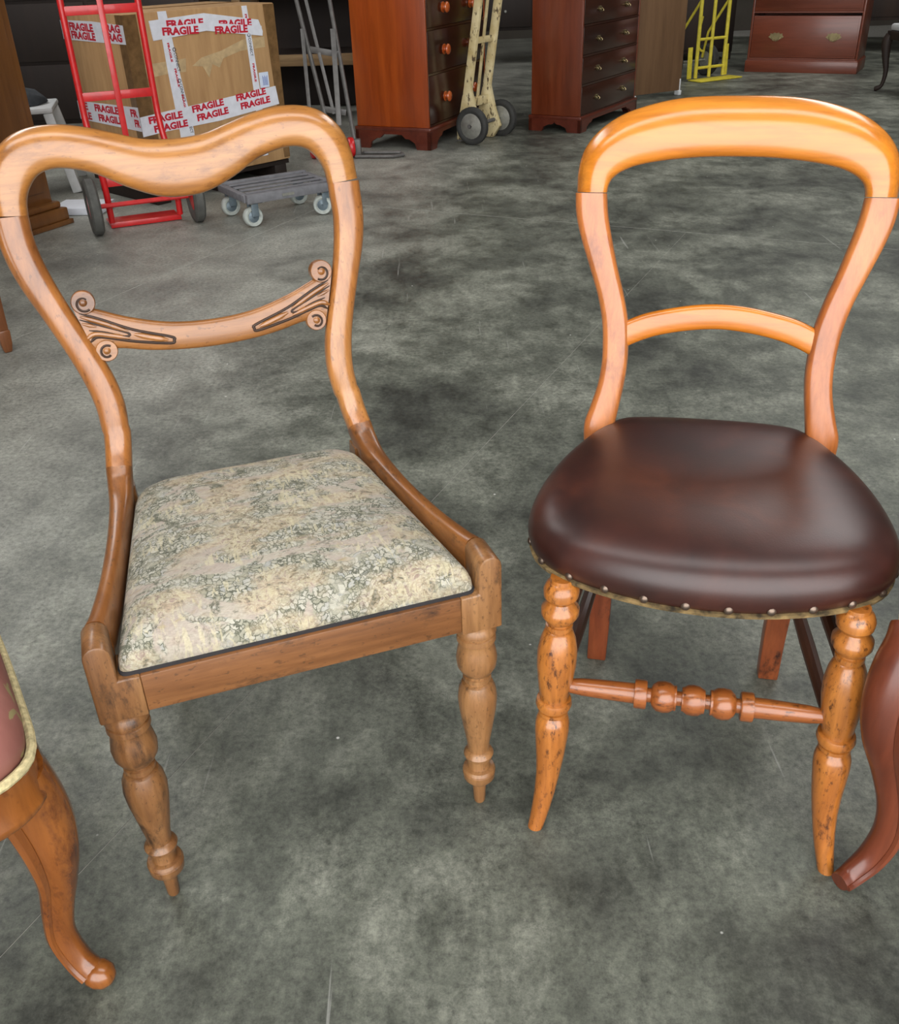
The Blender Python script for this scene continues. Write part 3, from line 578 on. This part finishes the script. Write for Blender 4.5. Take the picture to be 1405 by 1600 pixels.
for k in range(5): strip('printed_line', fr_right, [(.757+.007*k, .488), (.760+.007*k, .488), (.760+.007*k, .535-.006*(k % 2)), (.757+.007*k, .535-.006*(k % 2))], INKB, .004).parent = lb
# low pallet under the box
PAL = empty('timber_pallet', BC, 0, 'low dark timber pallet under the taped cardboard box', 'pallet')
for k in range(5): MB().box((0, -BD/2+.06+k*.12, .085-(BZ0+BZ1)/2), (BW*1.0, .09, .022), Mb).build('plank', DKW, PAL, bevel=.002)
for k in (-1, 0, 1): MB().box((k*.38, 0, .037-(BZ0+BZ1)/2), (.08, BD*.95, .074), Mb).build('bearer', DKW, PAL, bevel=.003)
# ------------------------------------------------------------------ wheels
def wheel(parent, c, ax, r, wd, tyre, hub, name='wheel', hubr=.62, dome=0):
    c = Vector(c); ax = Vector(ax).normalized(); h = wd/2
    o = MB().lathe([(-h*.7, r*hubr), (-h, r*(hubr+.08)), (-h, r*.90), (-h*.6, r), (h*.6, r), (h, r*.90), (h, r*(hubr+.08)), (h*.7, r*hubr)], c, ax, 28).build(name, tyre, parent, ang=40)
    MB().lathe([(-h*.8, .05*r), (-h*(.85+dome), r*.12), (-h*(.8+dome*.7), r*.35), (-h*.66, r*hubr), (h*.66, r*hubr), (h*(.8+dome*.7), r*.35), (h*(.85+dome), r*.12), (h*.8, .05*r)], c, ax, 24).build('hub', hub, o, ang=50)
    return o
def tubes(parent, name, paths, r, mat, seg=10):
    for p in paths: MB().tube(p, r, seg).build(name, mat, parent)
# red sack truck standing in front of the box: x along the axle, y away from the viewer
RT_ = empty('sack_truck', (-1.55, 4.56, 0), math.atan2(.401, .916), 'red tubular sack truck with black tyres standing before cardboard box', 'hand truck')
for s, sg in ((0, -1), (.318, 1)):
    MB().tube(cr([(s, .02, 1.25), (s, .02, .6), (s+.002, .01, .44), (s+.012, -.012, .33), (s+.022, -.005, .18), (s+.024, .02, .03)], 6), .0145, 12).build('side_rail', REDP, RT_)
MB().tube(cr([(0, .02, 1.25), (.03, .02, 1.31), (.16, .02, 1.33), (.288, .02, 1.31), (.318, .02, 1.25)], 5), .0145, 10).build('handle', REDP, RT_)
for z, h in ((.912, .036), (.575, .036), (.215, .045)): MB().box((.159+.01*(z < .4), .016-.014*(z < .4), z), (.318, .012, h)).build('cross_bar', REDP, RT_, bevel=.002)
MB().bar((.157, .008, 1.0), (.160, .008, .23), .026, .008, (0, 1, 0)).build('centre_strap', REDP, RT_, bevel=.002)
MB().tube([V(-.02, -.03, .118), V(.385, -.03, .118)], .011, 10).build('axle', REDP, RT_)
MB().box((.182, .028, .014), (.33, .008, .024)).build('back_plate', REDP, RT_, bevel=.002); MB().box((.182, .120, .006), (.33, .19, .008)).build('toe_plate', REDP, RT_, bevel=.002)
wheel(RT_, (-.050, -.055, .125), (1, 0, 0), .125, .050, GRUB, REDP); wheel(RT_, (.412, -.055, .125), (1, 0, 0), .125, .050, GRUB, REDP)
# platform dolly
DA = V(-.851, 4.546, 0); du = V(.849, .529, 0).normalized(); dv = V(-du.y, du.x, 0)
DL = empty('platform_dolly', DA, math.atan2(du.y, du.x), 'grey slatted plastic dolly on four pale castors', 'dolly')
LX, LY = .362, .275
for yy in (-.035, LY+.035): MB().box((LX/2, yy, .132), (LX+.10, .030, .040)).build('side_beam', DECK, DL, bevel=.004)
for xx in (-.04, LX+.04): MB().box((xx, LY/2, .130), (.030, LY+.04, .034)).build('end_beam', DECK, DL, bevel=.004)
for k in range(4): MB().box((LX/2, .028+k*.073, .145), (LX+.05, .030, .008)).build('slat', DECK, DL, bevel=.003)
for xx in (0, LX):
    for yy in (0, LY):
        MB().box((xx, yy, .112), (.075, .065, .010)).build('corner_bracket', RUBBER, DL, bevel=.003)
        c_ = MB()
        c_.box((xx-.010, yy-.026, .080), (.034, .004, .062)); c_.box((xx-.010, yy+.026, .080), (.034, .004, .062)); c_.box((xx-.010, yy, .108), (.04, .054, .005))
        f_ = c_.build('castor_fork', CASTH, DL, bevel=.001)
        wheel(DL, (xx-.015, yy, .046), (0, 1, 0) if not (xx and not yy) else (.55, .83, 0), .046, .036, CASTW, CASTH, 'castor_wheel', .6, .25)
        for bx in (-.03, .03): MB().lathe([(0, .006), (.006, .006), (.009, .003)], (xx+bx, yy-.034, .112), (0, -1, 0), 8).build('bolt', CHROME, DL)
MB().box((LX*.42, -.0515, .132), (.06, .003, .012)).build('maker_plate', CHROME, DL)
# ------------------------------------------------------------------ chests of drawers
def chest(loc, yaw, label, W, D, Hh, drawers, side_m, front_m, base_m, handle, base='bracket', base_h=.13, group=None, field=False, hs=(.26, .69), bow=0, nm='chest_of_drawers'):
    """x along the front from the near left corner, y into the depth"""
    C = empty(nm, loc, yaw, label, 'chest', group); y0 = 0
    MB().box((.009, D/2, (base_h+Hh)/2), (.018, D, Hh-base_h)).build('side_panel', side_m, C, bevel=.002); MB().box((W-.009, D/2, (base_h+Hh)/2), (.018, D, Hh-base_h)).build('side_panel', side_m, C, bevel=.002)
    MB().box((W/2, D-.005, (base_h+Hh)/2), (W-.036, .01, Hh-base_h)).build('back_panel', side_m, C)
    MB().box((W/2, D/2-.006, Hh+.011), (W+.03, D+.025, .022)).build('top', side_m, C, bevel=.004)
    MB().box((W/2, D/2, base_h+.006), (W-.036, D-.01, .012)).build('bottom_panel', front_m, C)
    zs = [d[0] for d in drawers]+[drawers[-1][1]]
    for z in zs: MB().box((W/2, .010, z), (W-.036, .02, .012)).build('drawer_rail', front_m, C)
    for i, (z0, z1) in enumerate(drawers):
        d = MB().box((W/2, .012, (z0+z1)/2), (W-.042, .024, z1-z0-.016)).build('drawer', front_m, C, bevel=.003)
        if field: MB().box((W/2, -.0005, (z0+z1)/2), (W-.075, .004, z1-z0-.05)).build('drawer_field', front_m, d, bevel=.0015)
        for s in hs:
            if handle == 'knob':
                MB().lathe([(0, .030), (.004, .030), (.006, .014), (.014, .013), (.020, .024), (.026, .031), (.033, .030), (.038, .022), (.041, .008)], (s, -.002, (z0+z1)/2), (0, -1, 0), 20).build('knob', KNOB, d, ang=50)
            else:
                cz = (z0+z1)/2; k_ = handle
                plate = [(-.045, 0), (-.034, .010), (-.036, .020), (-.022, .016), (-.012, .024), (0, .019), (.012, .024), (.022, .016), (.036, .020), (.034, .010), (.045, 0), (.030, -.010), (.018, -.016), (.008, -.014), (0, -.026), (-.008, -.014), (-.018, -.016), (-.030, -.010)]
                p = MB(); p.prism([(s+x*k_, cz+z*k_) for x, z in plate], lambda x, z: V(x, -.006, z), lambda x, z: V(x, -.001, z)); hp = p.build('handle_plate', BRASS, d)
                MB().tube(cr([(s-.026*k_, -.006, cz+.004), (s-.026*k_, -.018, cz-.004), (s-.014*k_, -.022, cz-.018*k_), (s+.014*k_, -.022, cz-.018*k_), (s+.026*k_, -.018, cz-.004), (s+.026*k_, -.006, cz+.004)], 4), .0028, 6).build('handle', BRASS, hp)
    if base == 'bracket':
        m = MB(); m.box((W/2, D/2, base_h-.012), (W+.03, D+.03, .022)); m.build('base_moulding', base_m, C, bevel=.006)
        def apron(L, mp):
            h = base_h-.02; fw = .135
            pts = [(-.012, 0), (fw*.62, 0), (fw*.72, h*.35), (fw, h*.55), (fw*1.2, h*.58), (fw*1.38, h*.78), (L/2, h*.80), (L-fw*1.38, h*.78), (L-fw*1.2, h*.58), (L-fw, h*.55), (L-fw*.72, h*.35), (L-fw*.62, 0), (L+.012, 0), (L+.012, h), (-.012, h)]
            m = MB(); a_ = lambda s, z: mp(s, z, -.012); b_ = lambda s, z: mp(s, z, .010); n = 7
            left = pts[:7]+[(L/2, h), (-.012, h)]; right = [(L/2, h*.80)]+pts[7:13]+[(L+.012, h), (L/2, h)]
            m.prism(left, a_, b_); m.prism(right, a_, b_); return m.build('bracket_foot', base_m, C, smooth=False)
        apron(W, lambda s, z, d: V(s, d, z)); apron(D, lambda s, z, d: V(d, s, z)); apron(D, lambda s, z, d: V(W-d, s, z)); apron(W, lambda s, z, d: V(s, D-d, z))
    else:
        MB().box((W/2, D/2, base_h/2-.004), (W+.024, D+.024, base_h-.008)).build('plinth', base_m, C, bevel=.004)
        MB().box((W/2, D/2, base_h-.005), (W+.010, D+.010, .012)).build('plinth_moulding', base_m, C, bevel=.005)
    return C
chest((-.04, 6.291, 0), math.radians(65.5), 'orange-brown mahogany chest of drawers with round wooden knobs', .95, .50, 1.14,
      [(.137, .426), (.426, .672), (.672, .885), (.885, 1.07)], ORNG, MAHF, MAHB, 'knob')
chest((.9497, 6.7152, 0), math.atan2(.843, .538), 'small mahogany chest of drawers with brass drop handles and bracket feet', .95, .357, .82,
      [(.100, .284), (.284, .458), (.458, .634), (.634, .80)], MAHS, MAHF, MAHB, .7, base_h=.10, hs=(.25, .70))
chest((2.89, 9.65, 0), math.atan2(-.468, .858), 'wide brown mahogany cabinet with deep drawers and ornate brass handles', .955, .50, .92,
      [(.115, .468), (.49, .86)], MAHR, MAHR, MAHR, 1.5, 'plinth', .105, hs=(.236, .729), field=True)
# brown panel beside the small chest
PN = V(.444, .252, 0).normalized(); PA = V(1.534, 8.066, 0)
PB = empty('wood_panel', PA, math.atan2(PN.y, PN.x), 'plain brown flat panel standing beside small mahogany chest', 'panel')
MB().box((.2575, .012, .60), (.515, .022, 1.13)).build('board', BOARD, PB, bevel=.002)
for xx in (.03, .50): MB().box((xx, .012, .0175), (.030, .05, .035)).build('foot_block', WHITEP, PB, bevel=.003)
MB().box((.505, .012, .06), (.012, .028, .12)).build('edge_strip', WHITEP, PB, bevel=.002)
# ------------------------------------------------------------------ cream wooden sack truck: x along the axle, +y towards its toe
cu_ = V(.564, .825, 0)
CT = empty('sack_truck', (.237, 6.412, 0), math.atan2(cu_.y, cu_.x), 'old chipped cream wooden sack truck with solid wheels beside chests', 'hand truck')
lean = .135
for s in (.075, .305):
    # tapered timber rail that widens into a cheek over the axle
    pr = [(.035, -.013), (.160, -.013), (.163, .05), (.118, .25), (.105, .30), (.080-.15*.9, 1.2), (.038-.15*.9, 1.2), (.055, .30), (.020, .16), (-.02, .06)]
    m = MB(); m.prism(pr, lambda y, z: V(s-.018, y, z+.015), lambda y, z: V(s+.018, y, z+.015)); m.build('side_rail', CREAM, CT, bevel=.004)
for z in (.59, .92): MB().box((.19, .078-.14*(z-.3), z), (.215, .030, .036)).build('cross_bar', CREAM, CT, bevel=.003)
MB().box((.19, .085, .235), (.215, .045, .05)).build('cross_bar', CREAM, CT, bevel=.003)
MB().bar((.19, .085, .24), (.19, -.045, 1.12), .022, .012, (0, 1, 0)).build('centre_strap', CREAM, CT, bevel=.002)
MB().box((.19, .135, .010), (.27, .06, .012)).build('toe_plate', GREYP, CT, bevel=.002)
MB().tube([V(-.02, .02, .112), V(.40, .02, .112)], .012, 10).build('axle', GREYP, CT)
for s in (.012, .368): wheel(CT, (s, .015, .112), (1, 0, 0), .112, .045, RUBBER, CHROME, 'wheel', .70, .5)
# grey sack truck leaning on the rack
GT = empty('sack_truck', (-.62, 6.17, 0), 0, 'grey steel sack truck leaning beside orange mahogany chest', 'hand truck')
g0 = V(-.62, 6.17, 0)
def gpt(px, py, y): # point on the truck at photo pixel and depth y, in the truck's own frame
    d = FW+RT2*((px-702.5)/F)-UP2*((py-800)/F); t = y/d.y; return V(0, 0, CAMH)+d*t-g0
yr = lambda py: 6.45-.28*py/240
for a, b in (((463, 0), (524, 243)), ((515, 0), (557, 236))):
    p, q = gpt(*a, yr(a[1])), gpt(*b, yr(b[1])); MB().tube([p+(p-q)*.35, p, q], .013, 10).build('side_rail', GREYP, GT)
p, q = gpt(478, 0, yr(0)), gpt(522, 178, yr(178)); MB().bar(p+(p-q)*.3, q, .020, .008, (0, 1, 0)).build('centre_strap', GREYP, GT, bevel=.001)
p, q = gpt(520, 45, yr(45)-.02), gpt(530, 196, yr(196)-.05); MB().bar(p, q, .030, .008, (0, 1, 0)).build('stair_skid', GREYP, GT, bevel=.001)
p, q = gpt(472, 45, yr(45)-.02), gpt(486, 196, yr(196)-.05); MB().bar(p, q, .022, .008, (0, 1, 0)).build('stair_skid', GREYP, GT, bevel=.001)
for a, b in (((484, 77), (530, 85)), ((505, 170), (541, 176))):
    MB().bar(gpt(*a, yr(a[1])), gpt(*b, yr(b[1])), .012, .034).build('cross_bar', GREYP, GT, bevel=.001)
p = gpt(559, 228, 6.16); MB().box((p.x, p.y, .055), (.04, .05, .10)).build('axle_bracket', GREYP, GT, bevel=.006)
for px in (490, 549):
    p = gpt(px, 236, 6.16); wheel(GT, (p.x, p.y, .058), (.97, .25, 0), .058, .035, REDP, GREYP)
MB().tube([V(*q) for q in ((.13, -.06, .012), (.36, -.10, .012), (.42, -.06, .012), (.40, .02, .012), (.17, .06, .012))], .010, 8, closed=True).build('toe_loop', GREYP, GT)
# yellow sack truck
YA = V(2.259, 9.114, 0); yu = V(.368, .218, 0).normalized()
YT = empty('sack_truck', YA, math.atan2(yu.y, yu.x), 'yellow tubular sack truck standing between brown panel and wide cabinet', 'hand truck')
for s in (.045, .375): MB().tube([V(s, 0, .02), V(s, .0, 1.2)], .016, 10).build('side_rail', YELP, YT)
MB().tube([V(.205, .0, .02), V(.205, 0, 1.1)], .015, 10).build('centre_rail', YELP, YT)
for z in (.10, .325, .75): MB().tube([V(.045, 0, z), V(.375, 0, z)], .012, 8).build('cross_bar', YELP, YT)
for s in (.045, .375): MB().tube([V(s, .01, .62), V(s-.02, .20, .36), V(s-.03, .24, .15)], .011, 8).build('axle_stay', YELP, YT)
for s in (-.03, .40):
    MB().bar((s, .0, .02), (s-.01, .0, .27), .05, .008, (0, 1, 0)).build('wheel_guard', YELP, YT, bevel=.002)
    wheel(YT, (s-.015, .22, .13), (1, 0, 0), .13, .07, RUBBER, CHROME)
MB().tube([V(-.06, .22, .13), V(.43, .22, .13)], .010, 8).build('axle', CHROME, YT); MB().box((.22, -.07, .008), (.50, .16, .010)).build('toe_plate', YELP, YT, bevel=.002)
MB().tube(cr([(.10, .03, .5), (.10, .05, .42), (.10, .06, .30), (.13, .06, .24), (.17, .05, .22)], 4), .010, 8).build('brace', YELP, YT)
# ------------------------------------------------------------------ brown cabinet at the left
CU = V(.448, .894, 0).normalized(); P0 = V(-1.80, 4.745, 0)-CU*.95
CB = empty('wooden_cabinet', P0, math.atan2(CU.y, CU.x), 'tall brown wooden cabinet with stepped plinth at left', 'cabinet')
MB().box((.455, .26, .82), (.91, .46, 1.46)).build('body', CABW, CB, bevel=.004)
for (x0, z0, z1) in ((.05, .16, 1.5), (.48, .16, 1.5)):
    d = MB().box((x0+.19, .0265, (z0+z1)/2), (.40, .010, z1-z0)).build('door', CABW, CB, bevel=.003); MB().box((x0+(.03 if x0 > .3 else .36), .016, .42), (.008, .010, .09)).build('handle', BRASS, d, bevel=.002)
MB().box((.455, .25, .050), (.985, .54, .055)).build('plinth', CABW, CB, bevel=.006); MB().box((.455, .255, .093), (.955, .51, .030)).build('plinth_moulding', CABW, CB, bevel=.010); MB().box((.455, .25, .0115), (1.01, .56, .022)).build('plinth_foot', CABW, CB, bevel=.003)
MB().box((.455, .255, 1.565), (.97, .52, .03)).build('top', CABW, CB, bevel=.006)
# white foam offcut
fs = V(-1.83, 4.93, 0); o = MB().box((0, 0, .018), (.26, .20, .034), Matrix.Rotation(-.1, 4, 'Z')).build('foam_sheet', FOAM, bevel=.003); o.location = (-1.80, 4.985, 0); tag(o, 'white foam packing sheet lying on floor by brown cabinet', 'packing')
# white plastic stool with folded cloth
SP = V(-2.27, 5.60, 0); ST = empty('plastic_stool', SP, .25, 'white plastic stool with dark cloth on top behind brown cabinet', 'stool')
MB().box((0, 0, .415), (.42, .40, .03)).build('seat', WHITEP, ST, bevel=.012)
for i in (-1, 1):
    for j in (-1, 1): MB().bar((i*.18, j*.17, .40), (i*.25, j*.24, .0), .05, .03, (0, 1, 0)).build('leg', WHITEP, ST, bevel=.006)
secs = []
for (sx_, sy_, zz) in ((.17, .14, .431), (.178, .15, .445), (.165, .14, .465), (.13, .11, .487), (.07, .07, .50), (.01, .01, .503)):
    secs.append([V(sx_*math.cos(a)*(1+.10*math.sin(3*a+zz*40)), sy_*math.sin(a)*(1+.12*math.cos(4*a)), zz+.014*math.sin(5*a+zz*60)*(zz > .44)) for a in [2*math.pi*k/28 for k in range(28)]])
o = MB().loft(secs).build('folded_cloth', CLOTH, ang=80); o.location = SP; tag(o, 'crumpled dark grey cloth on white plastic stool', 'cloth')
# small table whose castored leg shows at the left edge
TB = empty('side_table', (-1.432, 2.998, 0), .64, 'brown wooden table whose tapered castored leg shows at left edge', 'table')
tw = wood('brown_table_wood', srgb(84, 46, 22), srgb(112, 66, 34), srgb(132, 84, 46), 'z', .35, .3, 30)
MB().box((-.25, .19, .715), (.60, .48, .025)).build('tabletop', tw, TB, bevel=.006); MB().box((-.25, .19, .655), (.50, .38, .09)).build('frieze', tw, TB, bevel=.003)
for i_ in (0, -.5):
    for j_ in (0, .38):
        lg = MB().loft([[V(i_+a*h, j_+b*h, z) for a, b in ((-1, -1), (1, -1), (1, 1), (-1, 1))] for z, h in ((.70, .026), (.35, .023), (.075, .017))]).build('leg', tw, TB, bevel=.003)
        MB().loft([[V(i_+a*h, j_+b*h, z) for a, b in ((-1, -1), (1, -1), (1, 1), (-1, 1))] for z, h in ((.076, .0185), (.070, .0195), (.030, .0175), (.006, .013), (0, .011))]).build('foot_block', tw, lg, bevel=.003)
# timber rack behind the grey truck
RK = empty('timber_rack', (-.62, 7.55, 0), -.1, 'pale timber shelving rack behind grey sack truck', 'rack')
for xx in (-.75, .33):
    for yy in (0, .5): MB().box((xx, yy, .8), (.06, .05, 1.6)).build('post', PALE, RK, bevel=.003)
for z in (.42, .86, 1.3):
    MB().box((-.21, -.01, z), (1.14, .03, .075)).build('rail', PALE, RK, bevel=.003); MB().box((-.21, .25, z+.03), (1.08, .46, .02)).build('shelf', DKW, RK)
MB().box((-.21, .515, .8), (1.1, .012, 1.5)).build('back_board', DKW, RK)
# ------------------------------------------------------------------ dark furniture in the depth of the warehouse
def dark_cab(loc, yaw, W, D, Hh, rows, cols, label, leg=.08, knobs=True, nm='dark_cabinet', grp='dark furniture at the back of the warehouse'):
    C = empty(nm, loc, yaw, label, 'cabinet')
    MB().box((W/2, D/2, (Hh+leg)/2), (W, D, Hh-leg)).build('body', DKW, C, bevel=.004); MB().box((W/2, D/2, Hh+.012), (W+.05, D+.04, .025)).build('top', DKW, C, bevel=.005)
    for i in (0, 1):
        for j in (0, 1): MB().box((.03+i*(W-.06), .03+j*(D-.06), leg/2), (.05, .05, leg)).build('leg', DKW, C)
    dw = (W-.04)/cols; dh = (Hh-leg-.04)/rows
    for r in range(rows):
        for c in range(cols):
            p = MB().box((.02+dw*(c+.5), -.006, leg+.02+dh*(r+.5)), (dw-.02, .014, dh-.02)).build('panel', DKW, C, bevel=.004)
            if knobs: MB().lathe([(0, .008), (.010, .007), (.016, .014), (.024, .010)], (.02+dw*(c+.5), -.012, leg+.02+dh*(r+.5)), (0, -1, 0), 10).build('knob', CHROME, p)
    return C
dark_cab((-5.2, 6.9, 0), .12, 1.9, .5, 1.3, 2, 3, 'long dark wooden sideboard in shadow behind white stool', .10, False)
dark_cab((-3.05, 7.2, 0), .05, 1.5, .5, 1.25, 3, 2, 'dark wooden cupboard in shadow behind cardboard box', .10, False)
dark_cab((-.9, 8.35, 0), 0, 1.1, .5, 1.35, 4, 1, 'dark tall chest behind timber rack', .08, False)
dark_cab((.45, 10.9, 0), .05, 1.15, .5, 1.3, 3, 2, 'dark cabinet seen in gap between the two nearer chests', .32, True)
dark_cab((1.9, 10.6, 0), .1, 1.15, .5, 1.5, 2, 2, 'dark wardrobe behind yellow sack truck', .07, False, 'dark_wardrobe')
dark_cab((3.9, 10.9, 0), -.15, 1.8, .5, 1.4, 3, 2, 'dark sideboard behind wide mahogany cabinet', .30, False)
# table with a cabriole leg at the right edge
TL = empty('footstool', (3.80, 7.95, 0), .1, 'dark low stool with slender cabriole legs and pale top at right edge', 'stool')
for (x, y) in ((-.27, -.30), (-.27, .18), (.45, -.30), (.45, .18)):
    sx_ = -1 if x < 0 else 1; sy_ = -1 if y < 0 else 1
    p = cr([(x, y, .40, .034), (x+.014*sx_, y+.014*sy_, .345, .038), (x+.006*sx_, y+.006*sy_, .25, .028), (x-.008*sx_, y-.008*sy_, .14, .018), (x, y, .05, .014), (x+.022*sx_, y+.022*sy_, .022, .018), (x+.035*sx_, y+.035*sy_, .017, .016)], 4)
    MB().tube([V(*q[:3]) for q in p], [q[3] for q in p], 12).build('leg', DKW, TL)
MB().box((.09, -.06, .40), (.76, .52, .06)).build('frieze', DKW, TL, bevel=.004); MB().box((.09, -.06, .455), (.74, .50, .05)).build('seat_pad', WHITEP, TL, bevel=.018)
